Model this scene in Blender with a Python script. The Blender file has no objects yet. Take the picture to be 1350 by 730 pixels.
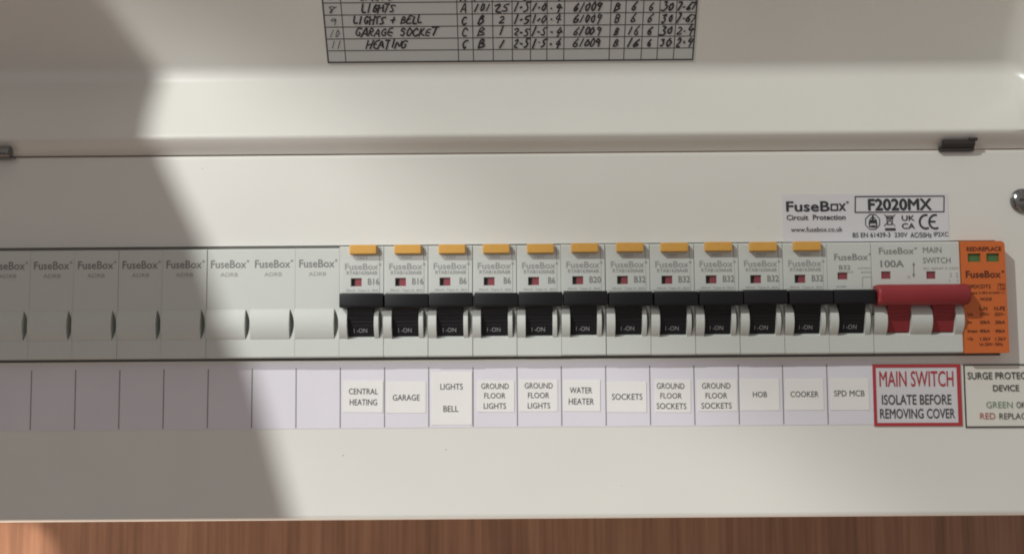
import bpy, bmesh, math, random
from mathutils import Vector, Matrix
random.seed(7)
S = bpy.context.scene
COL = S.collection
MM = 0.001

# ------------------------------------------------------------------ camera
PITCH, YAW, ROLL = 0.0854, 0.0025, -0.0075
CAM = Vector((17.35, -450.0, -90.04))            # millimetres, front cover is the plane y = 0
FPX = 1449.9                                     # focal length in photo pixels (photo 1350 wide)
def basis():
    f = Vector((0, math.cos(PITCH), math.sin(PITCH))); u = Vector((0, -math.sin(PITCH), math.cos(PITCH)))
    r = Vector((1, 0, 0))
    r2 = math.cos(ROLL)*r + math.sin(ROLL)*u; u2 = math.cos(ROLL)*u - math.sin(ROLL)*r
    rz = Matrix.Rotation(YAW, 3, 'Z')
    return rz @ r2, rz @ u2, rz @ f
BR, BU, BF = basis()
cam_data = bpy.data.cameras.new('camera'); cam = bpy.data.objects.new('camera', cam_data); COL.objects.link(cam)
m = Matrix.Identity(4)
for i in range(3):
    m[i][0] = BR[i]; m[i][1] = BU[i]; m[i][2] = -BF[i]; m[i][3] = CAM[i]*MM
cam.matrix_world = m
cam_data.sensor_fit = 'HORIZONTAL'; cam_data.sensor_width = 36.0; cam_data.lens = 36.0*FPX/1350.0
cam_data.clip_start = 0.01; cam_data.clip_end = 50
S.camera = cam

# ------------------------------------------------------------------ world, lamps, exposure
W = bpy.data.worlds.new('World'); S.world = W; W.use_nodes = True
bg = W.node_tree.nodes['Background']
bg.inputs['Color'].default_value = (1.0, 0.91, 0.865, 1); bg.inputs['Strength'].default_value = 0.36
LAMP = Vector((-1510, -1800, 430))               # mm: a spot lamp low in the room, to the left
CEIL = Vector((-1750, -1800, 1900))              # mm: the ceiling lamp, further left and higher
def lamp(name, kind, loc, energy, color, radius, target=None, cone=None, blend=None):
    d = bpy.data.lights.new(name, kind); o = bpy.data.objects.new(name, d); COL.objects.link(o)
    o.location = loc*MM; d.energy = energy; d.color = color; d.shadow_soft_size = radius*MM
    if target is not None:
        o.rotation_euler = (Vector(target)-loc).to_track_quat('-Z', 'Y').to_euler()
    if cone: d.spot_size = math.radians(cone); d.spot_blend = blend
    return o
lamp('ceiling_lamp', 'POINT', CEIL, 222, (0.985, 1.02, 0.965), 9)
# the lamp's bright beam: its soft rim crosses the box as the diagonal from upper left to lower right
lamp('room_lamp_beam', 'SPOT', LAMP, 94.0, (1.0, 0.985, 0.98), 9, Vector((-1009.6, 0, -952.2)), 68.73, 0.0730)
# warm low light that reaches the timber under the left end of the box
lamp('low_side_spill', 'POINT', Vector((-640, 60, -560)), 29, (1.0, 0.84, 0.70), 8)
lamp('low_side_lamp', 'SPOT', Vector((-420, 20, -330)), 8.5, (1.0, 0.79, 0.60), 1.5, Vector((-302, 112, -238)), 24, 0.03)
S.view_settings.view_transform = 'Standard'; S.view_settings.look = 'None'
S.view_settings.exposure = 0.0; S.view_settings.gamma = 1.0; S.view_settings.use_curve_mapping = False
S.render.engine = 'CYCLES'; S.cycles.samples = 64; S.cycles.filter_width = 1.9
S.render.resolution_x = 1024; S.render.resolution_y = 553

# ------------------------------------------------------------------ helpers
def M(px, py, h=0.0):
    """photo measurement -> (x, z) in mm on the plane h mm in front of the cover"""
    d = BR*((px-675)/FPX) - BU*((py-365)/FPX) + BF
    t = (-h - CAM.y)/d.y
    p = CAM + d*t
    return p.x, p.z

class MB:
    def __init__(s): s.v = []; s.f = []
    def quad(s, *p):
        n = len(s.v); s.v += [tuple(q) for q in p]; s.f.append(tuple(range(n, n+len(p))))
    def box(s, x0, x1, h0, h1, z0, z1):
        n = len(s.v)
        for x in (x0, x1):
            for h in (h0, h1):
                for z in (z0, z1): s.v.append((x, h, z))
        for f in ((0,1,3,2),(4,6,7,5),(0,4,5,1),(2,3,7,6),(0,2,6,4),(1,5,7,3)): s.f.append(tuple(n+i for i in f))
        return s
    def extrude_x(s, prof, x0, x1):
        n = len(s.v); k = len(prof)
        for x in (x0, x1):
            for h, z in prof: s.v.append((x, h, z))
        for i in range(k):
            j = (i+1) % k; s.f.append((n+i, n+j, n+k+j, n+k+i))
        s.f.append(tuple(n+i for i in range(k))); s.f.append(tuple(n+k+i for i in range(k)))
        return s
    def relief(s, xs, zs, hfun, back):
        """stepped relief: hfun(i, j) -> None or (h at zs[j], h at zs[j+1]); walls join unequal neighbours; closed sides go to `back`"""
        nx, nz = len(xs)-1, len(zs)-1
        H = [[hfun(i, j) for j in range(nz)] for i in range(nx)]
        g = lambda i, j: H[i][j] if 0 <= i < nx and 0 <= j < nz and H[i][j] is not None else (back, back)
        for i in range(nx):
            for j in range(nz):
                c = H[i][j]
                if c is None: continue
                s.quad((xs[i], c[0], zs[j]), (xs[i], c[1], zs[j+1]), (xs[i+1], c[1], zs[j+1]), (xs[i+1], c[0], zs[j]))
        for i in range(nx+1):
            for j in range(nz):
                a, b = g(i-1, j), g(i, j)
                if abs(a[0]-b[0])+abs(a[1]-b[1]) > 1e-6:
                    s.quad((xs[i], a[0], zs[j]), (xs[i], b[0], zs[j]), (xs[i], b[1], zs[j+1]), (xs[i], a[1], zs[j+1]))
        for j in range(nz+1):
            for i in range(nx):
                a, b = g(i, j-1)[1], g(i, j)[0]
                if abs(a-b) > 1e-6:
                    s.quad((xs[i], a, zs[j]), (xs[i+1], a, zs[j]), (xs[i+1], b, zs[j]), (xs[i], b, zs[j]))
        return s
    def tube_x(s, x0, x1, h, z, r, n=20):
        return s.extrude_x([(h+r*math.cos(2*math.pi*i/n), z+r*math.sin(2*math.pi*i/n)) for i in range(n)], x0, x1)
    def ring(s, pts, w, h, closed=False):
        """flat line of width w through 2-D points, lying at height h"""
        P = [Vector((p[0], p[1])) for p in pts]
        if closed: P.append(P[0])
        for i_, (a, b) in enumerate(zip(P, P[1:])):
            d = b-a
            if d.length < 1e-6: continue
            d.normalize(); q = Vector((-d.y, d.x))*w/2; e = d*w*0.35
            hh = h+0.003*(i_ % 4)
            s.quad(*[(t.x, hh, t.y) for t in (a-e+q, a-e-q, b+e-q, b+e+q)])
        return s
    def rect(s, x0, x1, z0, z1, h):
        s.quad((x0, h, z0), (x1, h, z0), (x1, h, z1), (x0, h, z1)); return s
    def build(s, name, mat, parent=None, org=(0, 0, 0), smooth=None, bevel=None, mapf=None, merge=True):
        bm = bmesh.new()
        for v in s.v:
            if mapf: v = mapf(v)
            bm.verts.new(((v[0]-org[0])*MM, -(v[1]-org[1])*MM, (v[2]-org[2])*MM))
        bm.verts.ensure_lookup_table()
        for f in s.f:
            try: bm.faces.new([bm.verts[i] for i in f])
            except ValueError: pass
        if merge:
            bmesh.ops.remove_doubles(bm, verts=bm.verts, dist=1e-7)
            bmesh.ops.recalc_face_normals(bm, faces=bm.faces)
        if bevel:
            bmesh.ops.bevel(bm, geom=[e for e in bm.edges if len(e.link_faces) == 2 and e.calc_face_angle(0) > 0.6], offset=bevel*MM, segments=3, affect='EDGES', profile=0.5)
        me = bpy.data.meshes.new(name); bm.to_mesh(me); bm.free()
        me.materials.append(mat)
        if smooth: 
            for p in me.polygons: p.use_smooth = True
            me.set_sharp_from_angle(angle=math.radians(smooth))
        o = bpy.data.objects.new(name, me); COL.objects.link(o)
        if parent: o.parent = parent
        return o

def thing(name, label, cat, org, group=None):
    o = bpy.data.objects.new(name, None); COL.objects.link(o)
    o.empty_display_size = 0.01
    o.location = (org[0]*MM, -org[1]*MM, org[2]*MM)
    tag(o, label, cat, group); return o
def tag(o, label=None, cat=None, group=None, kind=None):
    if label: o['label'] = label
    if cat: o['category'] = cat
    if group: o['group'] = group
    if kind: o['kind'] = kind
    return o
def copy_child(o, parent):
    c = o.copy(); COL.objects.link(c); c.parent = parent
    for ch in o.children: copy_child(ch, c)
    return c

_tc = {}
def glyphs(txt, bold):
    k = (txt, bold)
    if k in _tc: return _tc[k]
    cu = bpy.data.curves.new('t', 'FONT'); cu.body = txt; cu.size = 1; cu.resolution_u = 3; cu.offset = bold
    o = bpy.data.objects.new('t', cu); COL.objects.link(o)
    dg = bpy.context.evaluated_depsgraph_get(); dg.update()
    me = o.evaluated_get(dg).to_mesh()
    V = [(v.co.x, v.co.y) for v in me.vertices]; F = [tuple(p.vertices) for p in me.polygons]
    o.evaluated_get(dg).to_mesh_clear()
    bpy.data.objects.remove(o); bpy.data.curves.remove(cu)
    xs = [v[0] for v in V]; ys = [v[1] for v in V]
    _tc[k] = (V, F, min(xs), max(xs), min(ys), max(ys)); return _tc[k]
def put_text(mb, txt, x0, x1, z0, z1, h, bold=0.0):
    """text stretched into the rectangle it was measured at; bold print is the same outline laid down with small shifts"""
    V, F, a, b, c, d = glyphs(txt, min(bold, 0.0))
    r = max(bold, 0.0); x0, x1, z0, z1 = x0+0.0, x1+0.0, z0, z1
    sx = (x1-x0)/(b-a+2*r); sz = (z1-z0)/(d-c+2*r)
    sh = [(0, 0)] if r == 0 else [(-r, 0), (r, 0), (0, -r), (0, r), (0, 0)]
    for q, (ox, oy) in enumerate(sh):
        n = len(mb.v)
        for x, y in V: mb.v.append((x0+(x-a+ox+r)*sx, h+0.004*q, z0+(y-c+oy+r)*sz))
        for f in F: mb.f.append(tuple(n+i for i in f))
def text_px(mb, txt, px0, px1, ptop, pbot, h, bold=0.0, lift=0.08):
    """as put_text, the rectangle given as photo measurements on the plane h"""
    x0, zt = M(px0, ptop, h); x1, _ = M(px1, ptop, h); _, zb = M((px0+px1)/2, pbot, h); _, zt = M((px0+px1)/2, ptop, h)
    put_text(mb, txt, x0, x1, zb, zt, h+lift, bold)

# ------------------------------------------------------------------ materials
def mat(name, col, rough=0.5, metal=0.0, spec=0.5, bevel=0.0, noise=None, bump=None, smudge=0):
    m = bpy.data.materials.new(name); m.use_nodes = True
    nt = m.node_tree; b = nt.nodes['Principled BSDF']
    b.inputs['Base Color'].default_value = (*col, 1); b.inputs['Roughness'].default_value = rough
    b.inputs['Metallic'].default_value = metal; b.inputs['Specular IOR Level'].default_value = spec
    tc = nt.nodes.new('ShaderNodeTexCoord')
    if noise:
        sc, amt = noise
        n = nt.nodes.new('ShaderNodeTexNoise'); n.inputs['Scale'].default_value = sc; n.inputs['Detail'].default_value = 5
        nt.links.new(tc.outputs['Object'], n.inputs['Vector'])
        r = nt.nodes.new('ShaderNodeValToRGB')
        r.color_ramp.elements[0].position = 0.3; r.color_ramp.elements[1].position = 0.7
        r.color_ramp.elements[0].color = (*[c*(1-amt) for c in col], 1); r.color_ramp.elements[1].color = (*[min(1, c*(1+amt)) for c in col], 1)
        nt.links.new(n.outputs['Fac'], r.inputs['Fac']); nt.links.new(r.outputs['Color'], b.inputs['Base Color'])
    last = None
    if bevel:
        bv = nt.nodes.new('ShaderNodeBevel'); bv.samples = 4; bv.inputs['Radius'].default_value = bevel*MM
        last = bv.outputs['Normal']
    if bump:
        sc, st = bump
        n2 = nt.nodes.new('ShaderNodeTexNoise'); n2.inputs['Scale'].default_value = sc; n2.inputs['Detail'].default_value = 3
        nt.links.new(tc.outputs['Object'], n2.inputs['Vector'])
        bp = nt.nodes.new('ShaderNodeBump'); bp.inputs['Strength'].default_value = st; bp.inputs['Distance'].default_value = 0.0001
        nt.links.new(n2.outputs['Fac'], bp.inputs['Height'])
        if last: nt.links.new(last, bp.inputs['Normal'])
        last = bp.outputs['Normal']
    if last: nt.links.new(last, b.inputs['Normal'])
    if smudge:
        n3 = nt.nodes.new('ShaderNodeTexNoise'); n3.inputs['Scale'].default_value = 26; n3.inputs['Detail'].default_value = 6; n3.inputs['Distortion'].default_value = 0.0
        nt.links.new(tc.outputs['Object'], n3.inputs['Vector'])
        mr = nt.nodes.new('ShaderNodeMapRange'); mr.inputs['From Min'].default_value = 0.3; mr.inputs['From Max'].default_value = 0.7
        mr.inputs['To Min'].default_value = rough-smudge; mr.inputs['To Max'].default_value = rough+smudge
        nt.links.new(n3.outputs['Fac'], mr.inputs['Value']); nt.links.new(mr.outputs['Result'], b.inputs['Roughness'])
    return m
PAINT = mat('white_powder_coat', (0.71, 0.70, 0.66), 0.32, spec=0.85, bevel=0, noise=(14, 0.022), bump=(1300, 0.22), smudge=0.035)
PAINT.node_tree.nodes['Principled BSDF'].inputs['Coat Weight'].default_value = 0.5; PAINT.node_tree.nodes['Principled BSDF'].inputs['Coat Roughness'].default_value = 0.27
PLASTIC = mat('pale_grey_plastic', (0.585, 0.61, 0.58), 0.42, bevel=0.28, noise=(60, 0.012))
BLACKP = mat('black_plastic', (0.009, 0.009, 0.011), 0.5, spec=0.3, bevel=0.2)
REDP = mat('red_plastic', (0.265, 0.026, 0.032), 0.45, spec=0.4, bevel=0.3, noise=(80, 0.05))
FLAGR = mat('flag_red', (0.26, 0.05, 0.065), 0.6)
DARK = mat('dark_recess', (0.05, 0.045, 0.045), 0.7)
GOLD = mat('amber_plastic', (0.67, 0.36, 0.075), 0.42, bevel=0.25, noise=(150, 0.06))
ORANGE = mat('orange_plastic', (0.60, 0.14, 0.028), 0.45, bevel=0, noise=(60, 0.03))
GREEN = mat('green_flag', (0.07, 0.16, 0.05), 0.5)
GREYINK = mat('grey_print', (0.215, 0.215, 0.21), 0.6)
PALEINK = mat('pale_grey_print', (0.31, 0.31, 0.305), 0.6)
BLACKINK = mat('black_print', (0.03, 0.03, 0.035), 0.6)
SOFTINK = mat('soft_black_print', (0.06, 0.06, 0.065), 0.6)
REDINK = mat('red_print', (0.42, 0.035, 0.045), 0.6)
REDINK2 = mat('faded_red_print', (0.42, 0.12, 0.09), 0.6)
GREENINK = mat('green_print', (0.16, 0.26, 0.19), 0.6)
WHITEINK = mat('pale_print_on_black', (0.42, 0.42, 0.45), 0.6)
BROWNINK = mat('dark_brown_print', (0.10, 0.022, 0.008), 0.6)
PAPER = mat('lilac_white_paper', (0.72, 0.70, 0.765), 0.75, noise=(35, 0.02), bump=(300, 0.08))
STICKER = mat('white_sticker', (0.81, 0.80, 0.785), 0.5, noise=(50, 0.015))
STICKER2 = mat('cool_white_sticker', (0.655, 0.645, 0.675), 0.5, noise=(50, 0.015))
STICKER3 = mat('cream_white_sticker', (0.73, 0.72, 0.66), 0.5, noise=(50, 0.015))
SHEET = mat('schedule_paper', (0.555, 0.56, 0.555), 0.8, noise=(40, 0.02))
STEEL = mat('zinc_steel', (0.24, 0.24, 0.24), 0.22, 1.0, noise=(300, 0.15))
DARKSTEEL = mat('dark_steel', (0.085, 0.082, 0.078), 0.36, 0.85)
INNER = mat('inside_of_box', (0.32, 0.31, 0.30), 0.8)
INK = mat('pen_ink', (0.035, 0.033, 0.045), 0.6)
CLOTH = mat('dark_cloth', (0.05, 0.055, 0.07), 0.9)
FLOORM = mat('floor_boards', (0.30, 0.265, 0.235), 0.6, noise=(6, 0.2))

def wood_material():
    m = bpy.data.materials.new('reddish_wood_veneer'); m.use_nodes = True; nt = m.node_tree; b = nt.nodes['Principled BSDF']
    tc = nt.nodes.new('ShaderNodeTexCoord')
    mp = nt.nodes.new('ShaderNodeMapping'); mp.inputs['Scale'].default_value = (1, 1, 0.035)
    nt.links.new(tc.outputs['Object'], mp.inputs['Vector'])
    n1 = nt.nodes.new('ShaderNodeTexNoise'); n1.inputs['Scale'].default_value = 110; n1.inputs['Detail'].default_value = 8; n1.inputs['Roughness'].default_value = 0.65
    n2 = nt.nodes.new('ShaderNodeTexNoise'); n2.inputs['Scale'].default_value = 520; n2.inputs['Detail'].default_value = 4
    for n in (n1, n2): nt.links.new(mp.outputs['Vector'], n.inputs['Vector'])
    mx = nt.nodes.new('ShaderNodeMix'); mx.data_type = 'FLOAT'; mx.inputs['Factor'].default_value = 0.35
    nt.links.new(n1.outputs['Fac'], mx.inputs[2]); nt.links.new(n2.outputs['Fac'], mx.inputs[3])
    r = nt.nodes.new('ShaderNodeValToRGB')
    e = r.color_ramp.elements; e[0].position = 0.34; e[0].color = (0.155, 0.076, 0.045, 1); e[1].position = 0.66; e[1].color = (0.315, 0.175, 0.11, 1)
    k = e.new(0.5); k.color = (0.24, 0.122, 0.075, 1)
    nt.links.new(mx.outputs[0], r.inputs['Fac']); nt.links.new(r.outputs['Color'], b.inputs['Base Color'])
    b.inputs['Roughness'].default_value = 0.5
    bp = nt.nodes.new('ShaderNodeBump'); bp.inputs['Strength'].default_value = 0.15; bp.inputs['Distance'].default_value = 0.0002
    nt.links.new(mx.outputs[0], bp.inputs['Height']); nt.links.new(bp.outputs['Normal'], b.inputs['Normal'])
    return m
WOOD = wood_material()

# ------------------------------------------------------------------ setting: timber wall behind, floor of the room
w = MB(); w.box(-900, 900, -130, -112, -1150, 900)
tag(w.build('wood_wall', WOOD), 'reddish brown wood veneer panel behind and below the white fuse box', None, None, 'structure')
fl = MB(); fl.box(-2200, 2200, -130, 3000, -1160, -1138)
tag(fl.build('floor', FLOORM), 'brown floor boards of the room', None, None, 'structure')

# ------------------------------------------------------------------ the fuse box: body, front cover, lid
ZB = -149.4                                      # bottom edge of the cover
XL, XR = -330.0, 243.0
ROWT, ROWB = -39.1, -84.0                        # top and bottom of the module fronts
box = thing('fuse_box', 'white metal fuse box with its lid swung open above a row of switches', 'fuse box', (0, 0, ZB))
OB = (0, 0, ZB)
b = MB()
b.box(XL+1, XR-1, -111.6, -110, ZB+1, -3); b.box(XL+1, XL+2.2, -110, -2.2, ZB+1, -3); b.box(XR-2.2, XR-1, -110, -2.2, ZB+1, -3)
b.box(XL+2.2, XR-2.2, -110, -2.2, ZB+1, ZB+2.2); b.box(XL+2.2, XR-2.2, -110, -2.2, -4.2, -3)
b.build('enclosure', PAINT, box, OB)
ch = MB(); ch.box(-205, 222, -60, -2.1, ROWB-6, ROWT+6); ch.build('rail_carrier', INNER, box, OB)
SX0, SX1, SZ0, SZ1 = -198.4, 215.0, -85.1, -37.9  # opening in the cover
def cover():
    r = 1.6; n = 5
    xs = [XL, SX0, SX1, XR]
    top = [(r*math.sin(a)-r, -r+r*math.cos(a)+0.0) for a in [math.pi/2*i/n for i in range(n+1)]]
    zs = [0]+[-r+r*math.cos(math.pi/2*i/n) for i in range(1, n+1)]
    hs = [-r]+[-r+r*math.sin(math.pi/2*i/n) for i in range(1, n+1)]
    zs += [SZ1, SZ0]; hs += [0, 0]
    zlow = [ZB+r-r*math.cos(math.pi/2*i/n) for i in range(n, -1, -1)]
    hlow = [-r+r*math.sin(math.pi/2*i/n) for i in range(n, -1, -1)]
    # a slightly proud folded rim along the bottom
    zs += [ZB+3.0, ZB+2.4] + zlow; hs += [0, 0.25] + [x+0.25 for x in hlow]
    jhole = zs.index(SZ1)
    return MB().relief(xs, zs, lambda i, j: None if (i == 1 and j == jhole) else (hs[j], hs[j+1]), -1.9)
cover().build('front_cover', PAINT, box, OB, smooth=40)
# screw with a domed, cross-slotted head
sx, sz = M(1349, 264.5, 1)
sc = MB(); R_ = 5.1; n = 32; rings = 8
for k in range(rings):
    a0, a1 = math.pi/2*k/rings, math.pi/2*(k+1)/rings
    for i in range(n):
        t0, t1 = 2*math.pi*i/n, 2*math.pi*(i+1)/n
        P = lambda a, t: (sx+R_*math.cos(a)*math.cos(t), 0.3+3.0*math.sin(a), sz+R_*math.cos(a)*math.sin(t))
        sc.quad(P(a0, t0), P(a0, t1), P(a1, t1), P(a1, t0))
scr = sc.build('cover_screw', STEEL, box, OB, smooth=60)
cr = MB(); cr.box(sx-2.3, sx+2.3, 2.6, 3.35, sz-0.45, sz+0.45); cr.box(sx-0.45, sx+0.45, 2.6, 3.36, sz-2.3, sz+2.3)
cr.build('cross_slot', DARKSTEEL, scr, OB)

# small nicks in the paint
nk = MB()
for px, py, r_ in ((588, 592, .34), (452.5, 600, .3), (849, 560.5, .25), (267, 222, .22), (1000, 300, .2), (820, 640, .22)):
    a, c = M(px, py); nk.quad(*[(a+r_*random.uniform(.5, 1.2)*math.cos(t), 0.05, c+r_*random.uniform(.5, 1)*math.sin(t)) for t in [i*math.pi/3.5 for i in range(7)]])
nk.build('paint_nicks', GREYINK, box, OB, merge=False)['kind'] = 'stuff'

# lid: a shallow tray hinged along the top of the cover, floor leaning out over the viewer
LEAN = math.radians(35)

P0, P1, P2 = Vector((-0.6, 0.45)), Vector((4.1, 7.0)), Vector((-13.0, 37.2))
FD = Vector((math.sin(LEAN), math.cos(LEAN))); FN = Vector((math.cos(LEAN), -math.sin(LEAN)))
def fillet(A, B, C, r, n):
    u = (A-B).normalized(); v = (C-B).normalized(); ang = u.angle(v); d = r/math.tan(ang/2)
    c = B+(u+v).normalized()*(r/math.sin(ang/2)); a = B+u*d; e = B+v*d
    va, ve = a-c, e-c; th = va.angle(ve); sg = 1 if va.cross(ve) > 0 else -1
    return [c+Vector((va.x*math.cos(sg*th*i/n)-va.y*math.sin(sg*th*i/n), va.x*math.sin(sg*th*i/n)+va.y*math.cos(sg*th*i/n))) for i in range(n+1)]
P3 = P2+FD*190
prof = [P0-Vector((1.2, 0.1)), P0] + fillet(P0, P1, P2, 2.2, 8) + fillet(P1, P2, P3, 8.0, 10) + [P2+FD*70, P3]
LXL, LXR, LR = -332.0, 238.0, 15.0
xs = [(LXL+LR*(1-math.cos(math.pi/2*i/8)), LR*(1-math.sin(math.pi/2*i/8))) for i in range(9)] + [(-120, 0), (0, 0), (120, 0)] + \
     [(LXR-LR*(1-math.sin(math.pi/2*i/8)), LR*(1-math.cos(math.pi/2*i/8))) for i in range(9)]
xs = [(LXL, 24)] + xs + [(LXR, 24)]
lid = MB(); k = len(prof)
for x, d in xs:
    for p in prof:
        avail = max(0.0, (P1-p).dot(FN)) if p.y > P1.y else 0.0
        q = p+FN*min(d, avail); lid.v.append((x, q.x, q.y))
for i in range(len(xs)-1):
    for j in range(k-1): lid.f.append((i*k+j, (i+1)*k+j, (i+1)*k+j+1, i*k+j+1))
lido = lid.build('lid', PAINT, box, OB, smooth=50)
sol = lido.modifiers.new('thickness', 'SOLIDIFY'); sol.thickness = 1.1*MM; sol.offset = -1
# make the inner face look towards the viewer, so the sheet thickens away from it
me = lido.data; bm = bmesh.new(); bm.from_mesh(me); bm.faces.ensure_lookup_table()
tot = sum((f.normal.y*f.calc_area() for f in bm.faces))
if tot > 0: bmesh.ops.reverse_faces(bm, faces=bm.faces)
bm.to_mesh(me); bm.free()
# hinge knuckles where lid and cover meet
x0, _ = M(1242, 190, 3); x1, _ = M(1285, 190, 3)
hg = MB(); hg.extrude_x([(1.8, 0.2), (3.0, 0.5), (3.7, 1.6), (4.0, 3.0), (3.4, 3.6), (2.8, 2.2), (1.0, 0.4)], x0, x1)
hg.box(x0-0.6, x1+0.3, 0.1, 1.9, -0.9, 0.9); hg.tube_x(x1-2.6, x1+0.8, 3.8, 3.5, 0.7, 14)
hg.build('hinge', DARKSTEEL, lido, OB, bevel=0.18)
x1, _ = M(14, 200, 3)
hg = MB(); hg.tube_x(x1-15, x1, 3.0, 1.4, 2.35, 28); hg.tube_x(x1-15.4, x1+1.4, 1.6, -0.7, 0.55, 10)
hg.build('hinge', STEEL, lido, OB, smooth=40)

# ------------------------------------------------------------------ modules
FH = 5.0                                         # fronts stand 5 mm proud of the cover
BT, BB = -64.3, -76.3                            # the rounded band round the toggles
NB = 10
def arc_h(z, sag, flip=1):
    t = (z-(BT+BB)/2)/((BT-BB)/2); t = max(-1, min(1, t))
    return sag*(1-t*t)
ZARC = [BT+(BB-BT)*i/NB for i in range(NB+1)]
def nose(width, windows, flags, slots, left=0.0, name='body', parent=None, org=(0, 0, 0), sag=2.7, ROWT=-38.9):
    """windows: (x0, x1) toggle openings; flags: (x0, x1, z0, z1) recesses; slots: x ranges of the finger scoops"""
    xs = {left, width}
    for a in windows+slots: xs |= {a[0], a[1]}
    for a in flags: xs |= {a[0], a[1]}
    xs = sorted(xs)
    zs = {ROWT, ROWT-0.5, ROWB+0.5, ROWB, -58.9, -75.5, -76.8} | set(ZARC)
    for a in flags: zs |= {a[2], a[3]}
    zs = sorted(zs, reverse=True)
    def hf(i, j):
        xm, zm = (xs[i]+xs[i+1])/2, (zs[j]+zs[j+1])/2; za, zb = zs[j], zs[j+1]
        for a in flags:
            if a[0] < xm < a[1] and min(a[2:]) < zm < max(a[2:]): return (FH-1.5, FH-1.5)
        for a in windows:
            if a[0] < xm < a[1]:
                if -75.5 < zm < -58.9: return (-3, -3)
                if -76.8 < zm < -75.5: return (FH-1.9+1.9*(za+75.5)/-1.3, FH-1.9+1.9*(zb+75.5)/-1.3)
        if BB < zm < BT:
            for a in slots:
                if a[0] < xm < a[1]: return (FH-arc_h(za, 4.2), FH-arc_h(zb, 4.2))
            if xm < slots[-1][1] if slots else True: return (FH+0.12+arc_h(za, sag), FH+0.12+arc_h(zb, sag))
        if zm > ROWT-0.5: return (FH-0.4+0.4*(ROWT-za)/0.5, FH-0.4+0.4*(ROWT-zb)/0.5)
        if zm < ROWB+0.5: return (FH-0.4*(ROWB+0.5-za)/0.5, FH-0.4*(ROWB+0.5-zb)/0.5)
        return (FH, FH)
    mb = MB().relief(xs, zs, hf, -8)
    for a in slots:                              # the scoop is a lens in plan, pointed at both ends
        mb.v = [(a[0]+0.04+(a[1]-a[0])*arc_h(z, 1), h, z) if abs(x-a[1]) < 1e-6 and BB-.01 < z < BT+.01 else (x, h, z) for x, h, z in mb.v]
    return mb.build(name, PLASTIC, parent, org, smooth=28)

def shift(dx): return lambda v: (v[0]-dx, v[1], v[2])
def text_part(items, ink, parent, org, h=FH, name='lettering', lift=0.08):
    """items: (text, px0, px1, ptop, pbot, bold) as measured in the photo"""
    mb = MB()
    for t, a, b_, c, d, bo in items: text_px(mb, t, a, b_, c, d, h, bo, lift)
    return mb.build(name, ink, parent, org, merge=False)

X0 = -53.8                                       # left edge of the first breaker
def module_org(k): return (X0+18*k+9, 0, ROWB)

# --- blanking modules
def make_blank(parent, xl):
    org = (xl+9, 0, ROWB)
    bo = nose(17.96, [], [], [(15.9, 17.6)], name='body', parent=None, sag=1.5, ROWT=-39.7)
    bo.parent = parent; bo.location = ((xl-org[0])*MM, 0, -ROWB*MM)
    return bo
blank_labels = ['grey blanking plate cut off by the left edge, leftmost of the blanking plates',
 'shaded grey blanking plate, second from the left edge of the photo',
 'shaded grey blanking plate, third from the left edge of the photo',
 'shaded grey blanking plate, fourth from the left edge of the photo',
 'shaded grey blanking plate crossed at its top right by the slanting shadow edge',
 'grey blanking plate crossed by the shadow edge through its rounded band',
 'sunlit grey blanking plate, second to the left of the first breaker',
 'sunlit grey blanking plate touching the leftmost breaker with an amber button']
blank_labels[6] = 'brightly lit grey blanking plate, second to the left of the first breaker'
blank_labels[7] = 'brightly lit grey blanking plate touching the leftmost breaker with an amber button'
bt = thing('blanking_plate', blank_labels[7], 'blanking plate', module_org(-1), 'plain blanking plates left of the breakers')
make_blank(bt, X0-18)
text_part([('FuseBox', 394.5, 441, 342, 352.5, 0.014), ('*', 441.5, 445, 341.5, 345, 0.01)], GREYINK, bt, module_org(-1))
text_part([('ADRB', 407, 430, 358.5, 363.5, 0.0)], PALEINK, bt, module_org(-1), name='type_lettering')
blanks = [bt]
for i in range(1, 8):
    o = bt.copy(); COL.objects.link(o); o['label'] = blank_labels[7-i]
    g = module_org(-1-i); o.location = ((g[0]+random.uniform(-.05, .05))*MM, -random.uniform(-0.25, 0.15)*MM, g[2]*MM)
    o.rotation_euler = (0, 0, random.uniform(-.004, .004))
    for c in bt.children: copy_child(c, o)

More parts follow.
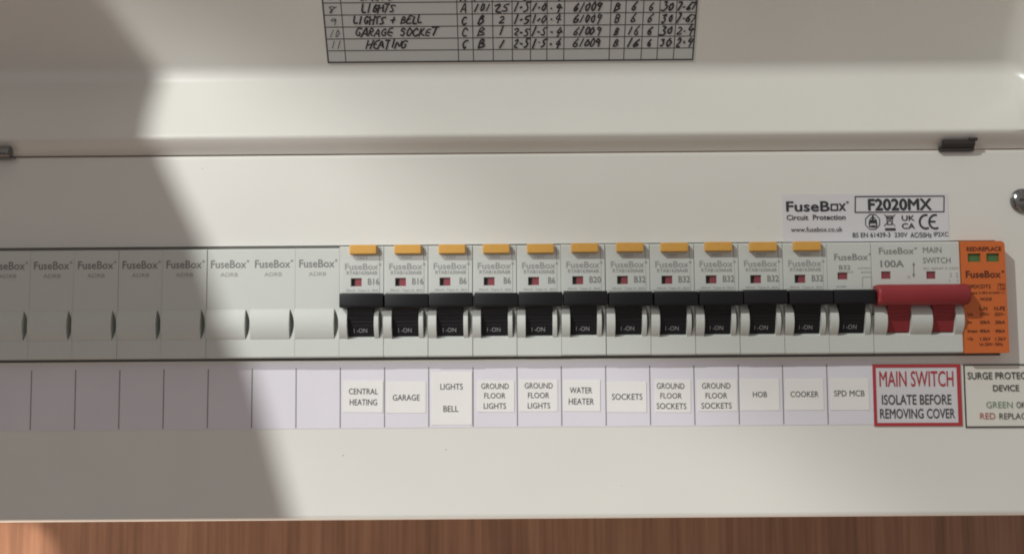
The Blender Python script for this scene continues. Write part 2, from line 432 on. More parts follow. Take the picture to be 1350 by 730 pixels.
# --- toggles
def toggle_h(z): return 4.0 + (z+75.2)*0.36
def make_toggle(parent, org, x0, x1, m_, wide=None):
    pr = [(-2.5, -59.2), (8.2, -59.2), (8.2, -64.0)]
    for zz in (-66.0, -67.6, -69.2, -70.6):
        pr += [(toggle_h(zz), zz), (toggle_h(zz)-0.28, zz-0.08), (toggle_h(zz)-0.28, zz-0.5), (toggle_h(zz-0.6), zz-0.6)]
    pr += [(toggle_h(-75.4), -75.4), (-2.5, -75.4)]
    return MB().extrude_x(pr, x0, x1).build('toggle', m_, parent, org)
def make_bar(parent, org, x0, x1, m_, h0, h1, zt, zb, r):
    n = 6; pr = []
    for cx, cz, a0 in ((h1-r, zt-r, 90), (h1-r, zb+r, 0)):
        for i in range(n+1):
            a = math.radians(a0-90*i/n); pr.append((cx+r*math.cos(a), cz+r*math.sin(a)))
    pr += [(h0, zb), (h0, zt)]
    mb = MB()
    e_ = r*0.3
    secs = [(x0, 0.82), (x0+e_*.15, 0.91), (x0+e_*.5, 0.98), (x0+e_, 1.0), (x1-e_, 1.0), (x1-e_*.5, 0.98), (x1-e_*.15, 0.91), (x1, 0.82)]
    k = len(pr); zc = (zt+zb)/2
    for x, s in secs:
        for h, z in pr: mb.v.append((x, h0+(h-h0)*(0.6+0.4*s) if h > h0 else h, zc+(z-zc)*s))
    for i in range(len(secs)-1):
        for j in range(k):
            q = (j+1) % k; mb.f.append((i*k+j, i*k+q, (i+1)*k+q, (i+1)*k+j))
    mb.f.append(tuple(range(k))); mb.f.append(tuple((len(secs)-1)*k+j for j in range(k)))
    return mb.build('toggle_bar', m_, parent, org, smooth=40)

def on_text(parent, org, xl):
    mb = MB(); put_text(mb, 'I -ON', xl+5.9, xl+11.2, -74.05, -72.35, 0, -0.012)
    mb.v = [(x, toggle_h(z)+0.07, z) for x, h, z in mb.v]
    return mb.build('on_lettering', WHITEINK, parent, org, merge=False)

def flag_part(parent, org, x0, x1, z0, z1, split):
    w_ = MB(); w_.box(x0+.05, x1-.05, FH-1.45, FH-1.38, z1+.05, z0-.05)
    wo = w_.build('indicator_window', DARK, parent, org)
    f_ = MB(); f_.box(x0+(x1-x0)*split, x1-.1, FH-1.38, FH-0.55, z1+.1, z0-.1)
    f_.build('flag', FLAGR, wo, org)

# --- combined breakers with an amber test button
rb_labels = [('B16', 'breaker rated B16 at the left end of the breakers, above the CENTRAL HEATING sticker'),
 ('B16', 'breaker rated B16 with amber button and black toggle, above the GARAGE sticker'),
 ('B6', 'breaker rated B6 with amber button, above the tall LIGHTS BELL sticker'),
 ('B6', 'breaker rated B6 with amber button, above the left of the two GROUND FLOOR LIGHTS stickers'),
 ('B6', 'breaker rated B6 with amber button, directly left of the B20 breaker'),
 ('B20', 'breaker rated B20 with amber button, above the WATER HEATER sticker'),
 ('B32', 'breaker rated B32 with amber button, above the single word SOCKETS sticker'),
 ('B32', 'breaker rated B32, above the left of the two GROUND FLOOR SOCKETS stickers'),
 ('B32', 'breaker rated B32, above the right of the two GROUND FLOOR SOCKETS stickers'),
 ('B32', 'breaker rated B32 with amber button, above the HOB sticker'),
 ('B32', 'breaker rated B32 with amber button, rightmost of its kind, above the COOKER sticker')]
GR = 'breakers with amber test buttons and black toggles'
RATE_W = {'B16': 1.0, 'B6': 0.62, 'B20': 1.0, 'B32': 1.0}
def add_rating(parent, r):
    # the rating is printed at the same place on every breaker
    mb = MB(); x0, zt = M(485, 366.8, FH); x1, zb = M(485+15*RATE_W[r], 375.3, FH)
    if r == 'B6': x0 += 1.2; x1 += 1.2
    put_text(mb, r, x0, x1, zb, zt, FH+0.2, 0.016)
    mb.build('rating_lettering', GREYINK, parent, module_org(0), merge=False)
rc = thing('circuit_breaker', rb_labels[0][1], 'circuit breaker', module_org(0), GR)
OG = module_org(0)
bd = nose(17.85, [(3.4, 14.3)], [(4.7, 9.0, -52.05, -55.25)], [(16.1, 17.3)])
bd.parent = rc; bd.location = (-9*MM, 0, -ROWB*MM)
lp = MB(); fx0, fx1, fz0, fz1 = X0+4.7, X0+9.0, -52.05, -55.25   # raised printed plate round the flag window
lp.relief([X0+0.7, fx0-.1, fx1+.1, X0+16.3], [-44.7, fz0+.1, fz1-.1, -57.9], lambda i, j: None if (i == 1 and j == 1) else (FH+0.12, FH+0.12), FH-0.02)
lp.build('front_label', PLASTIC, rc, OG)
make_toggle(rc, OG, X0+3.55, X0+14.15, BLACKP)
make_bar(rc, OG, X0+0.8, X0+18.35, BLACKP, 5.4, 10.8, -58.45, -64.15, 0.9)
on_text(rc, OG, X0)
flag_part(rc, OG, fx0, fx1, fz0, fz1, 0.38)
tb = MB(); tb.box(X0+4.3, X0+15.2, 3.0, 7.6, -42.35, -38.6); tb.build('test_button', GOLD, rc, OG, bevel=0.3)
gv = MB(); gv.box(X0+16.0, X0+16.25, FH-0.2, FH+0.03, -44.6, -39.5); gv.build('button_groove', GREYINK, rc, OG)
text_part([('TEST', 471, 485, 338.3, 341.7, 0)], PALEINK, rc, OG, name='test_lettering')
text_part([('FuseBox', 454.8, 498.5, 347.3, 355.6, 0.012), ('*', 499, 502.5, 346.8, 350, 0.01)], PALEINK, rc, OG, h=FH+.12)
text_part([('RTAB1630A6B', 457, 497.5, 357.2, 362.0, 0.015), ('30mA  Type A  6kA', 456, 499, 381.3, 384.6, 0.0)], PALEINK, rc, OG, h=FH+.12, name='type_lettering')
base_children = list(rc.children)
brk = [rc]
for i in range(1, 11):
    o = rc.copy(); COL.objects.link(o); o['label'] = rb_labels[i][1]
    g = module_org(i); o.location = ((g[0]+random.uniform(-.08, .08))*MM, -random.uniform(-0.15, 0.2)*MM, (g[2]+random.uniform(-.1, .1))*MM)
    o.rotation_euler = (random.uniform(-.004, .004), 0, random.uniform(-.004, .004))
    for c in base_children:
        k_ = copy_child(c, o)
        if c.name.startswith('toggle_bar'): k_.location = (random.uniform(-.08, .08)*MM, random.uniform(-.15, .15)*MM, random.uniform(-.22, .22)*MM); k_.rotation_euler = (0, random.uniform(-.006, .006), random.uniform(-.004, .004))
        if c.name.startswith('test_button'): k_.location = (random.uniform(-.12, .12)*MM, random.uniform(-.1, .1)*MM, random.uniform(-.1, .1)*MM)
    brk.append(o)
for o, (r, _) in zip(brk, rb_labels): add_rating(o, r)

# --- the small breaker that feeds the surge device
OG = module_org(11); XM = X0+18*11
mc = thing('circuit_breaker', 'breaker without an amber button, above the SPD MCB sticker, beside the red main switch', 'circuit breaker', OG)
bd = nose(17.85, [(3.4, 14.3)], [(4.2, 8.2, -51.2, -54.0)], [(16.1, 17.3)])
bd.parent = mc; bd.location = (-9*MM, 0, -ROWB*MM)
make_toggle(mc, OG, XM+3.55, XM+14.15, BLACKP); make_bar(mc, OG, XM+0.8, XM+17.7, BLACKP, 5.4, 10.8, -58.45, -64.15, 0.9)
on_text(mc, OG, XM); flag_part(mc, OG, XM+4.2, XM+8.2, -51.2, -54.0, 0.1)
text_part([('FuseBox', 1099.5, 1144, 334.5, 343, 0.012), ('*', 1144.5, 1148, 333.5, 336.5, 0.01), ('B32', 1106, 1121, 349.5, 355.5, 0.01)], GREYINK, mc, OG)
text_part([('SPMCB632', 1106, 1125, 357.2, 359.6, 0.0), ('230/400V', 1131, 1148, 352.3, 354.6, 0), ('6000', 1135, 1149, 357.4, 360, 0), ('IEC 60898', 1103, 1115, 376.5, 378.8, 0)], PALEINK, mc, OG, name='type_lettering')
dg = MB()
q = [M(x, y, FH) for x, y in ((1137, 378), (1137, 365), (1149, 365), (1149, 378))]; dg.ring(q[:2]+q[2:], 0.25, FH+.08)
dg.build('wiring_symbol', PALEINK, mc, OG)

# --- main switch, two poles wide
OG = (X0+18*12+18, 0, ROWB); XM = X0+18*12
ms = thing('main_switch', 'two pole main switch with a wide red handle marked 100A', 'main switch', OG)
wn = [(5.0, 14.7), (23.1, 32.5)]; fg = [(3.9, 7.7, -50.9, -53.9), (22.2, 25.9, -51.0, -54.0)]
bd = nose(35.85, wn, fg, []); bd.parent = ms; bd.location = (-18*MM, 0, -ROWB*MM)
for a, c in wn: make_toggle(ms, OG, XM+a+.15, XM+c-.15, REDP)
make_bar(ms, OG, XM+0.2, XM+36.9, REDP, 5.4, 13.2, -56.5, -64.9, 3.9)
for a in fg: flag_part(ms, OG, XM+a[0], XM+a[1], a[2], a[3], 0.05)
text_part([('FuseBox', 1158.5, 1204.5, 326.3, 335, 0.014), ('*', 1205, 1209, 325.8, 329, 0.01), ('100A', 1160.5, 1191.5, 343, 352.3, 0.022), ('MAIN', 1216.5, 1241, 325.6, 333.2, 0.012), ('SWITCH', 1216.5, 1253, 339.3, 347, 0.012)], GREYINK, ms, OG)
text_part([('IEC 60947-3 230V', 1217, 1264, 352.2, 355.3, 0), ('2  2', 1251.5, 1263, 359.5, 365, 0), ('1  1', 1251.5, 1263, 368, 371, 0), ('ON', 1196, 1200, 363.5, 366.5, 0)], PALEINK, ms, OG, name='type_lettering')
ar = MB(); q = [M(1204.5, y, FH) for y in (346.5, 364)]; ar.ring(q, 0.35, FH+.08)
for (cx, cy, s) in ((1204.5, 345, 1), (1204.5, 366, -1)):
    p = [M(cx, cy, FH), M(cx-2, cy+5*s, FH), M(cx+2, cy+5*s, FH)]; ar.quad(*[(t[0], FH+.09, t[1]) for t in p])
ar.build('arrow', GREYINK, ms, OG, merge=False)
pn = MB(); pn.box(XM-0.7, XM+0.55, FH+0.2, FH+0.9, -68.5, -67.9); pn.build('link_pin', DARKSTEEL, ms, OG)

# --- orange surge protector
OG = (X0+18*14+8.8, 0, ROWB); XM = X0+18*14
sp = thing('surge_protector', 'orange surge protector with two green windows at the right end of the row', 'surge protector', OG)
SH = 6.0
def orange_body():
    x0, x1 = XM+0.15, XM+17.95; zt, zb = -38.9, -84.15
    gz0, gz1 = M(1285, 334, SH)[1], M(1285, 345, SH)[1]
    a = M(1276, 340, SH)[0], M(1293, 340, SH)[0], M(1300.5, 340, SH)[0], M(1317.5, 340, SH)[0]
    xs = [x0, a[0], a[1], a[2], a[3], x1-1.7]; zs = [zt, gz0, gz1, zb]
    def hf(i, j):
        return (SH-1.6, SH-1.6) if (i in (1, 3) and j == 1) else (SH, SH)
    mb = MB().relief(xs, zs, hf, -8)
    # right hand strip with its rounded top corner
    n = 6; c = (x1-1.7, zt-1.7)
    pr = [(c[0]+1.7*math.sin(math.pi/2*i/n), c[1]+1.7*math.cos(math.pi/2*i/n)) for i in range(n+1)] + [(x1, zb+.3), (x1-.3, zb), (c[0], zb)]
    k0 = len(mb.v); k = len(pr)
    for h in (-8, SH):
        for x, z in pr: mb.v.append((x, h, z))
    for i in range(k-1): mb.f.append((k0+i, k0+i+1, k0+k+i+1, k0+k+i))
    mb.f.append(tuple(k0+k+i for i in range(k)))
    return mb.build('body', ORANGE, sp, OG), a, gz0, gz1
_, ga, gz0, gz1 = orange_body()
for i in (0, 2):
    w_ = MB(); w_.box(ga[i]+.05, ga[i+1]-.05, SH-1.58, SH-0.9, gz1+.05, gz0-.05); w_.build('status_window', GREEN, sp, OG)
T = [('RED:REPLACE', 1274, 1320, 325.5, 330.8, 0.02), ('FuseBox', 1272.8, 1319, 357, 366, 0.012), ('*', 1320, 1324, 356.5, 359.5, .02),
     ('SPDCDT2', 1276.5, 1306, 375.3, 379.8, 0.015), ('T2', 1317, 1323.5, 375, 380.6, 0.0), ('Type 2 EN 61643-11', 1277, 1324, 384.4, 388, 0.01),
     ('MODE', 1292, 1307.5, 392.3, 396, 0.015), ('L-N', 1291, 1301.5, 404, 409, 0.01), ('N-PE', 1310.5, 1325, 404, 409, 0.01),
     ('Uc', 1275.5, 1283, 412.5, 416, .015), ('275V~', 1291.5, 1305, 412, 416, .015), ('255V~', 1311, 1325, 412, 416, .015),
     ('In', 1275.5, 1281, 422.5, 426.3, .015), ('20kA', 1291.5, 1305, 422.5, 426.5, .015), ('20kA', 1311.5, 1325, 422.5, 426.5, .015),
     ('Imax', 1275.5, 1289, 434, 438, .015), ('40kA', 1291, 1305, 434, 438, .015), ('40kA', 1311.5, 1325, 434, 438, .015),
     ('Up', 1275.5, 1283, 444.5, 448.8, .015), ('1.5kV', 1292, 1306, 444.5, 448.5, .015), ('1.5kV', 1312, 1326, 444.5, 448.5, .015),
     ('Un 230V~ 50Hz', 1291, 1322, 451.7, 455.3, .01)]
T = [(t[0], t[1], t[2], t[3]-.3, t[4]+.3, t[5]+0.018) for t in T]
text_part(T, BROWNINK, sp, OG, h=SH)
ln = MB(); q = [M(1315.5, 374, SH), M(1325, 374, SH), M(1325, 381.5, SH), M(1315.5, 381.5, SH)]; ln.ring(q, .18, SH+.08, True)
ln.build('symbol_frame', BROWNINK, sp, OG)

# ------------------------------------------------------------------ paper strip with divider lines
st = MB(); st.box(-197.5, 163.0, 0.02, 0.14, -112.6, -86.4)
sto = st.build('paper_strip', PAPER); tag(sto, 'long lilac white paper strip with thin dividing lines under the switches', 'label strip')
dv = MB()
for i in range(-10, 9):
    dv.ring([(18*i+random.uniform(-.1, .1), -88.3+random.uniform(-.2, .2)), (18*i, -112.0+random.uniform(-.3, .1))], 0.42, 0.2)
dv.build('divider_lines', GREYINK, sto)

# ------------------------------------------------------------------ circuit stickers
def sticker(label, px, mat_, tilt=0.0, cat='sticker', group=None, h0=0.16, th=0.12, name='circuit_sticker'):
    x0, zt = M(px[0], px[1]); x1, zb = M(px[2], px[3])
    mb = MB(); n = 5
    # the corners lift by a fraction of a millimetre
    xs = [x0+(x1-x0)*i/n for i in range(n+1)]
    prof_ = [h0+th+0.10*abs(2*i/n-1)**4*random.uniform(.3, 1) for i in range(n+1)]
    mb2 = MB()
    for i in range(n):
        mb2.quad((xs[i], prof_[i], zb), (xs[i+1], prof_[i+1], zb), (xs[i+1], prof_[i+1], zt), (xs[i], prof_[i], zt))
        mb2.quad((xs[i], h0, zb), (xs[i], prof_[i], zb), (xs[i+1], prof_[i+1], zb), (xs[i+1], h0, zb))
        mb2.quad((xs[i], h0, zt), (xs[i], prof_[i], zt), (xs[i+1], prof_[i+1], zt), (xs[i+1], h0, zt))
    for i in (0, n): mb2.quad((xs[i], h0, zb), (xs[i], prof_[i], zb), (xs[i], prof_[i], zt), (xs[i], h0, zt))
    org = ((x0+x1)/2, 0, (zt+zb)/2)
    o = mb2.build(name, mat_, None, org); o.location = (org[0]*MM, 0, org[2]*MM); o.rotation_euler = (0, tilt, 0)
    tag(o, label, cat, group); return o, org
SG = 'printed circuit name stickers on the paper strip'
def rowsof(lines): return lines
stick = [
 ('white sticker reading CENTRAL HEATING, leftmost of the circuit stickers', (452.7, 501.7, 505, 543), [('CENTRAL', 459.8, 498.3, 511.8, 519.4), ('HEATING', 461.2, 497.3, 525.8, 533.8)], .012),
 ('white sticker reading GARAGE', (509.7, 503, 561.5, 543.8), [('GARAGE', 517.8, 553.3, 519.8, 527.6)], .006),
 ('tall white sticker reading LIGHTS and BELL', (569.4, 490.3, 622.4, 559.4), [('LIGHTS', 580.5, 610, 505.4, 513.2), ('BELL', 584.6, 604.4, 534.6, 542.4)], .004),
 ('white sticker reading GROUND FLOOR LIGHTS, left one of the two', (629.3, 501.5, 678.3, 542.5), [('GROUND', 634.3, 670.5, 505, 512.4), ('FLOOR', 638.4, 666.3, 517.6, 524.8), ('LIGHTS', 637.8, 667.2, 531, 538.5)], .008),
 ('white sticker reading GROUND FLOOR LIGHTS, right one of the two', (684.5, 500.2, 735.3, 541.8), [('GROUND', 691.5, 728.5, 504.4, 511.8), ('FLOOR', 696, 724, 517, 524.5), ('LIGHTS', 695.8, 725.3, 530.6, 538)], .006),
 ('white sticker reading WATER HEATER', (742.6, 500.6, 791.5, 541.6), [('WATER', 751, 780.4, 510.2, 518), ('HEATER', 749.8, 783, 524.8, 532.8)], .01),
 ('white sticker reading just SOCKETS', (799.6, 503, 852.5, 542.8), [('SOCKETS', 806.7, 846.8, 518.6, 526.6)], .008),
 ('white sticker reading GROUND FLOOR SOCKETS, left one of the two', (863, 500, 911, 543), [('GROUND', 865.5, 902, 504.7, 512.3), ('FLOOR', 870.5, 898.7, 517.7, 525), ('SOCKETS', 865.8, 905, 531, 538.8)], .016),
 ('white sticker reading GROUND FLOOR SOCKETS, right one of the two', (919, 500, 972.3, 541.3), [('GROUND', 925.3, 962.8, 504.4, 512), ('FLOOR', 930, 958.6, 517.4, 524.8), ('SOCKETS', 924.6, 964.5, 530.5, 538.2)], .004),
 ('white sticker reading HOB', (975.6, 499.2, 1027.7, 540.4), [('HOB', 992.4, 1011, 515.8, 523.2)], .004),
 ('white sticker reading COOKER', (1034.8, 499, 1086, 540), [('COOKER', 1042, 1079, 515.4, 523)], .003),
 ('white sticker reading SPD MCB', (1094, 498.2, 1146, 540), [('SPD MCB', 1099.4, 1139.6, 514.2, 522)], .003)]
for lab, px, rows, tl in stick:
    o, org = sticker(lab, px, STICKER, tl, group=SG)
    text_part([(r[0], r[1], r[2], r[3], r[4], 0.002) for r in rows], SOFTINK, o, org, h=0.3, lift=0.09)

# main switch warning
o, org = sticker('warning sticker with thick red frame reading MAIN SWITCH ISOLATE BEFORE REMOVING COVER', (1149.3, 480.3, 1268.6, 560.6), STICKER2, .004, 'warning label', name='warning_sticker')
fr = MB()
xa, za = M(1149.3, 480.3); xb, zb = M(1268.6, 560.6)
t1 = 1.28
HF = 0.5
fr.rect(xa, xb, za-t1, za, HF); fr.rect(xa, xb, zb, zb+t1, HF); fr.rect(xa, xa+t1, zb+t1, za-t1, HF); fr.rect(xb-t1*1.25, xb, zb+t1, za-t1, HF)
fr.build('red_frame', REDINK, o, org)
text_part([('MAIN SWITCH', 1158.8, 1256.3, 488.7, 509.3, 0.006)], REDINK, o, org, h=0.4, name='red_lettering')
text_part([('ISOLATE BEFORE', 1162.3, 1254, 519.7, 533.0, 0.012), ('REMOVING COVER', 1160, 1258.8, 538.2, 551.2, 0.012)], SOFTINK, o, org, h=0.4)
# surge device notice, running out of the frame
o, org = sticker('white notice with black frame beginning SURGE PROTEC at the right edge', (1268.9, 480, 1383, 562.5), STICKER3, .003, 'warning label', name='warning_sticker', h0=0.02)
fr = MB(); xa, za = M(1268.9, 480); xb, zb = M(1383, 562.5); t1 = .52
fr.rect(xa, xb, za-t1, za, HF); fr.rect(xa, xb, zb, zb+t1, HF); fr.rect(xa, xa+t1, zb+t1, za-t1, HF); fr.rect(xb-t1, xb, zb+t1, za-t1, HF)
fr.build('black_frame', BLACKINK, o, org)
text_part([('SURGE PROTECTION', 1275, 1379, 490.2, 499.4, 0.012), ('DEVICE', 1308.8, 1343.2, 507, 515.3, 0.012), ('OK', 1339.8, 1351.5, 529, 537.4, 0.0), ('REPLACE', 1317.3, 1358, 544, 552, 0.0)], SOFTINK, o, org, h=0.4)
text_part([('GREEN', 1300, 1334.6, 529, 537.4, -0.004)], GREENINK, o, org, h=0.4, name='green_lettering')
text_part([('RED', 1292, 1312, 544, 552, 0.0)], REDINK2, o, org, h=0.4, name='red_lettering')

# rating plate sticker
o, org = sticker('lilac white rating sticker reading FuseBox and F2020MX above the main switch', (1030.5, 256.5, 1251.5, 317.4), STICKER2, 0.0, 'rating label', name='rating_sticker', h0=0.02)
RH = 0.22
text_part([('FuseB', 1036, 1093.5, 265.3, 279.0, 0.022), ('x', 1105.3, 1115, 268, 278, 0.022), ('Circuit  Protection', 1036.8, 1114.5, 283, 290, 0.018), ('www.fusebox.co.uk', 1042.5, 1110.5, 299.2, 305.6, 0.004),
           ('F2020MX', 1143.8, 1228, 261.6, 277.6, 0.035), ('BS EN 61439-3', 1124, 1173.5, 306.6, 312.8, 0.006), ('230V', 1179, 1196, 306.4, 312.4, .006), ('AC/50Hz', 1200, 1228, 306.4, 313.2, .006), ('IP2XC', 1231, 1250, 305.8, 311.8, .006),
           ('UK', 1188.4, 1205.5, 284, 291, 0.02), ('CA', 1188.6, 1206, 294.2, 301.8, 0.02), ('*', 1115, 1119, 265, 268.5, 0.02)], BLACKINK, o, org, h=RH, lift=0.12)
mk = MB(); HH = RH+.12
mk.ring([M(*p) for p in ((1095.5, 269.6), (1103.7, 269.6), (1103.7, 277.2), (1095.5, 277.2))], .62, HH, True)          # square o of the word mark
mk.ring([M(*p) for p in ((1127.2, 259.3), (1244.2, 258.6), (1244, 279.2), (1127, 280))], .42, HH, True)
mk.ring([M(1150+10*math.cos(math.radians(22.5+45*i)), 292.6+10.5*math.sin(math.radians(22.5+45*i))) for i in range(8)], .32, HH, True)
mk.rect(M(1145.2, 290)[0], M(1155.6, 290)[0], M(1150, 294.5)[1], M(1150, 289.8)[1], HH)                              # emblem: block with arrow
mk.ring([M(1150.3, 284.5), M(1150.3, 290)], .55, HH); mk.ring([M(1147, 288.5), M(1150.3, 285.6), M(1153.6, 288.5)], .4, HH)
mk.ring([M(*p) for p in ((1145.5, 294), (1146.2, 298.8), (1154.8, 298.8), (1155.5, 294))], .5, HH)
mk.rect(M(1148, 290)[0], M(1153, 290)[0], M(1150, 300)[1], M(1150, 297)[1], HH)
mk.ring([M(*p) for p in ((1165.5, 283), (1179.5, 297.8))], .3, HH); mk.ring([M(*p) for p in ((1179.5, 283), (1165.5, 297.8))], .3, HH)   # crossed out bin
mk.ring([M(*p) for p in ((1168.5, 285), (1176.5, 285), (1175.3, 296), (1169.7, 296))], .4, HH, True); mk.ring([M(1168.3, 287.3), M(1176.8, 287.3)], .45, HH)
mk.rect(M(1166.5, 300)[0], M(1180.3, 300)[0], M(1172, 304)[1], M(1172, 300.8)[1], HH)
for cx in (1220.3, 1232.8):                                                                                            # C and E of the round conformity mark
    mk.ring([M(cx+8.2*math.cos(math.radians(a)), 292.4+8.9*math.sin(math.radians(a))) for a in range(68, 293, 15)], .8, HH)
mk.ring([M(1225.5, 292.2), M(1232, 292.2)], .8, HH)
mk.build('emblems', BLACKINK, o, org, merge=False)

# ------------------------------------------------------------------ circuit schedule on the inside of the lid
def lidmap(v):                                   # (u, lift, s): across, off the sheet, up the leaning floor from its lower edge
    p = P2+FD*v[2]+FN*v[1]
    return (v[0], p.x, p.y)
def L(px, py):
    d = BR*((px-675)/FPX) - BU*((py-365)/FPX) + BF
    n = Vector((0, -FN.x, FN.y)); o_ = Vector((0, -P2.x, P2.y))
    t = (o_-CAM).dot(n)/d.dot(n); p = CAM+d*t
    return p.x, (Vector((-p.y, p.z))-P2).dot(FD)
xa, sa = L(433, 83); xb, sb = L(913, 78)
S0 = (sa+sb)/2; PITCHR = 5.12; NR = 9
sh = MB(); sh.box(xa-6, xb+6, 0.05, 0.15, S0+0.0, S0+PITCHR*NR+12)
shb = MB(); shb.box(xa-0.2, xb+0.2, 0.06, 0.16, S0-0.2, S0+PITCHR*NR+14)
sched = shb.build('circuit_schedule', SHEET, None, (0, 0, 0), mapf=lidmap)
tag(sched, 'handwritten circuit schedule table stuck inside the open lid', 'paper chart')
gl = MB(); HG = 0.2
colpx = [456, 604.7, 624.3, 650.4, 675.6, 699.3, 720.8, 743, 802.7, 822, 844.7, 865.6, 887.3]
cols = [xa]+[L(p, 81)[0] for p in colpx]+[xb]
top = S0+PITCHR*NR+8
for i, u in enumerate(cols): gl.ring([(u, S0), (u, top)], .62 if i in (0, len(cols)-1) else .36, HG)
for r in range(NR+2):
    gl.ring([(xa, S0+PITCHR*r), (xb, S0+PITCHR*r)], .7 if r == 0 else .34, HG+.02)
gl.build('ruled_lines', SOFTINK, sched, mapf=lidmap, merge=False)
G = {'A': [[(0,0),(.5,1),(.6,1),(1,0)],[(.2,.4),(.85,.4)]], 'B': [[(.1,0),(.1,1),(.7,.9),(.75,.65),(.15,.52),(.85,.4),(.8,.1),(.1,0)]],
 'C': [[(.9,.85),(.5,1),(.15,.6),(.2,.15),(.6,0),(.95,.15)]], 'D': [[(.1,0),(.1,1),(.7,.85),(.9,.45),(.6,.05),(.1,0)]], 'E': [[(.9,1),(.2,.95),(.12,.05),(.9,.02)],[(.15,.5),(.75,.53)]],
 'G': [[(.9,.85),(.5,1),(.12,.55),(.3,.05),(.85,.1),(.88,.45),(.5,.45)]], 'H': [[(.1,0),(.15,1)],[(.85,0),(.9,1)],[(.1,.45),(.9,.55)]], 'I': [[(.5,0),(.55,1)]],
 'K': [[(.1,0),(.15,1)],[(.85,1),(.2,.45),(.9,0)]], 'L': [[(.2,1),(.1,.02),(.9,.05)]], 'N': [[(.08,0),(.15,1),(.8,.02),(.9,1)]], 'O': [[(.5,1),(.12,.6),(.3,.04),(.8,.1),(.9,.65),(.5,1)]],
 'R': [[(.1,0),(.15,1),(.75,.9),(.7,.55),(.15,.5),(.9,0)]], 'S': [[(.9,.9),(.4,1),(.15,.72),(.75,.42),(.7,.08),(.08,.05)]], 'T': [[(.5,0),(.52,.97)],[(0,.95),(1,1)]],
 'U': [[(.1,1),(.12,.2),(.5,0),(.85,.2),(.9,1)]], 'M': [[(.05,0),(.2,1),(.5,.3),(.8,1),(.95,0)]], '+': [[(.5,.15),(.5,.8)],[(.1,.48),(.9,.5)]], '.': [[(.4,.42),(.6,.5)]],
 '0': [[(.5,.95),(.15,.55),(.35,.05),(.8,.2),(.85,.7),(.5,.95)]], '1': [[(.45,0),(.6,1)]], '2': [[(.1,.8),(.5,1),(.85,.7),(.1,.02),(.95,.05)]], '3': [[(.15,.95),(.8,.95),(.4,.55),(.85,.4),(.6,.02),(.1,.05)]],
 '4': [[(.5,1),(.1,.4),(.95,.45)],[(.75,.75),(.62,-.12)]], '5': [[(.95,1),(.3,.95),(.25,.6),(.8,.5),(.7,.08),(.08,.02)]], '6': [[(.75,1),(.2,.5),(.25,.08),(.75,.05),(.85,.4),(.3,.45)]],
 '7': [[(.1,.95),(.9,1),(.35,0)]], '8': [[(.85,.85),(.4,1),(.2,.75),(.8,.35),(.6,0),(.15,.2),(.85,.85)]], '9': [[(.85,.8),(.4,1),(.15,.65),(.75,.55),(.85,.85),(.7,0)]]}
pen = MB()
def write(txt, u0, u1, row, hgt=0.66, yoff=0.2, lw=0.66):
    n = len(txt); cw = (u1-u0)/n; base = S0+PITCHR*row
    for i, c in enumerate(txt):
        if c == ' ': continue
        cx = u0+cw*i; w_ = cw*(0.86 if c not in '1I.' else 0.8); jy = random.uniform(-.05, .05); jh = random.uniform(.9, 1.1)
        for stroke in G[c]:
            pts = []
            for a, q in stroke:
                a += random.uniform(-.15, .15); q += random.uniform(-.11, .11)
                z = (yoff+jy+q*hgt*jh)*PITCHR; pts.append((cx+a*w_*1.08+0.3*(q-.4)*hgt*PITCHR, base+z))
            # rounded pen strokes: one pass of corner cutting
            for _ in range(2):
                qs = [pts[0]]
                for p, r_ in zip(pts, pts[1:]): qs += [(p[0]*.75+r_[0]*.25, p[1]*.75+r_[1]*.25), (p[0]*.25+r_[0]*.75, p[1]*.25+r_[1]*.75)]
                pts = qs+[pts[-1]]
            pen.ring(pts, lw*random.uniform(.85, 1.2), HG+.06)
def fitc(i, a, b_): return cols[i]+(cols[i+1]-cols[i])*a, cols[i]+(cols[i+1]-cols[i])*b_
lx = lambda p: L(p, 60)[0]
rows = [
 (1, '11', ('HEATING', 484, 537), ['C', 'B', '1', '2.5', '1.5', '.4', '61009', 'B', '16', '6', '30', '2.4']),
 (2, '10', ('GARAGE SOCKET', 470, 578), ['C', 'B', '1', '2.5', '1.5', '.4', '61009', 'B', '16', '6', '30', '2.4']),
 (3, '9', ('LIGHTS + BELL', 468, 559), ['C', 'B', '2', '1.5', '1.0', '.4', '61009', 'B', '6', '6', '30', '7.67']),
 (4, '8', ('LIGHTS', 480, 524), ['A', '101', '25', '1.5', '1.0', '.4', '61009', 'B', '6', '6', '30', '7.67']),
 (5, '7', ('LIGHTS B', 480, 522), ['A', '101', '25', '1.5', '1.0', '.4', '61009', 'B', '6', '6', '30', '7.67']),
 (6, '6', ('SOCKETS', 474, 534), ['A', '101', '9', '2.5', '1.5', '.4', '61009', 'B', '32', '6', '30', '1.4'])]
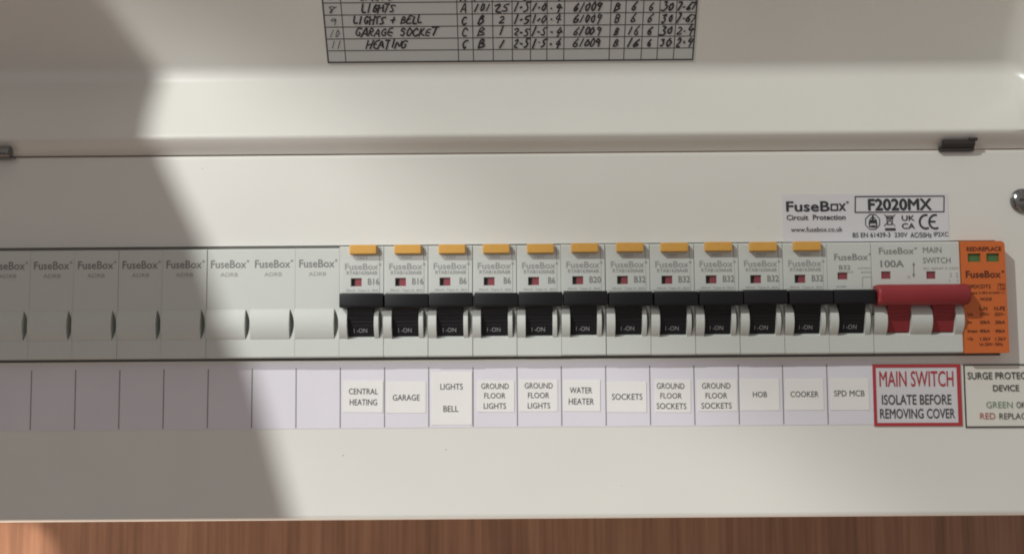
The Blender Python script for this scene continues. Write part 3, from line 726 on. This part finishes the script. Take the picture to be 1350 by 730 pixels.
for r, no, (nm, a, b_), vals in rows:
    u0, u1 = fitc(0, .22, .82 if len(no) > 1 else .72); write(no, u0, u1, r, .58, .2, .3)
    write(nm, lx(a), lx(b_), r, .62, .22)
    for c, v in enumerate(vals):
        span = {1: (.3, .62), 2: (.12, .86), 3: (.08, .95), 4: (.04, .98), 5: (.12, .96)}[len(v)]
        if v == '61009': span = (.2, .8)
        if v in ('.4',): span = (.08, .88)
        u0, u1 = fitc(c+2, *span); write(v, u0, u1, r, .66, .17)
pen.build('handwriting', INK, sched, mapf=lidmap, merge=False)

# ------------------------------------------------------------------ added shadow blocker left of the camera; edge shaped to throw the slanting shadow
def shadow_blocker():
    T_ = 700.0/1800.0
    wall = [(-49, -240), (-76.5, -147.6), (-92.5, -92.6), (-113.4, -36.4), (-131.3, -0.5), (-141, 25), (-148, 50)]
    edge = [(x+1.5+T_*(l.x-x), z+T_*(l.z-z)) for l in (LAMP, CEIL) for x, z in wall]
    edge = [(edge[0][0]+120, -700), (edge[0][0]+100, -1130)][::-1] + edge + [(edge[-1][0]-40, edge[-1][1]+110), (edge[-1][0]-45, 1250)]
    def xr(z):
        for (xa_, za_), (xb_, zb_) in zip(edge, edge[1:]):
            if za_ <= z <= zb_: return xa_+(xb_-xa_)*(z-za_)/(zb_-za_)
    zs = sorted({e[1] for e in edge} | {-1130+40*i for i in range(60) if -1130+40*i <= 1250})
    mb = MB(); nu = 90
    for z in zs:
        r_ = xr(z); l_ = -1750
        for i in range(nu+1):
            t = i/nu; x = r_+(l_-r_)*t
            fold = math.sin(t*58)*(14+10*math.sin(z*0.002+t*5)) + 8*math.sin(t*23+z*.003)
            mb.v.append((x, 700-abs(fold)*min(1, t*14), z))
    for j in range(len(zs)-1):
        for i in range(nu): k_ = j*(nu+1)+i; mb.f.append((k_, k_+1, k_+nu+2, k_+nu+1))
    o = mb.build('shadow_blocker', CLOTH, None, (-1200, 700, -1130), smooth=60); o.location = (-1200*MM, -700*MM, -1130*MM)
    sd = o.modifiers.new('cloth_thickness', 'SOLIDIFY'); sd.thickness = 2*MM; sd.offset = 1
    tag(o, 'added dark folded cloth out of view left of the camera, shaped to cast the slanting shadow', 'shadow_blocker')
shadow_blocker()
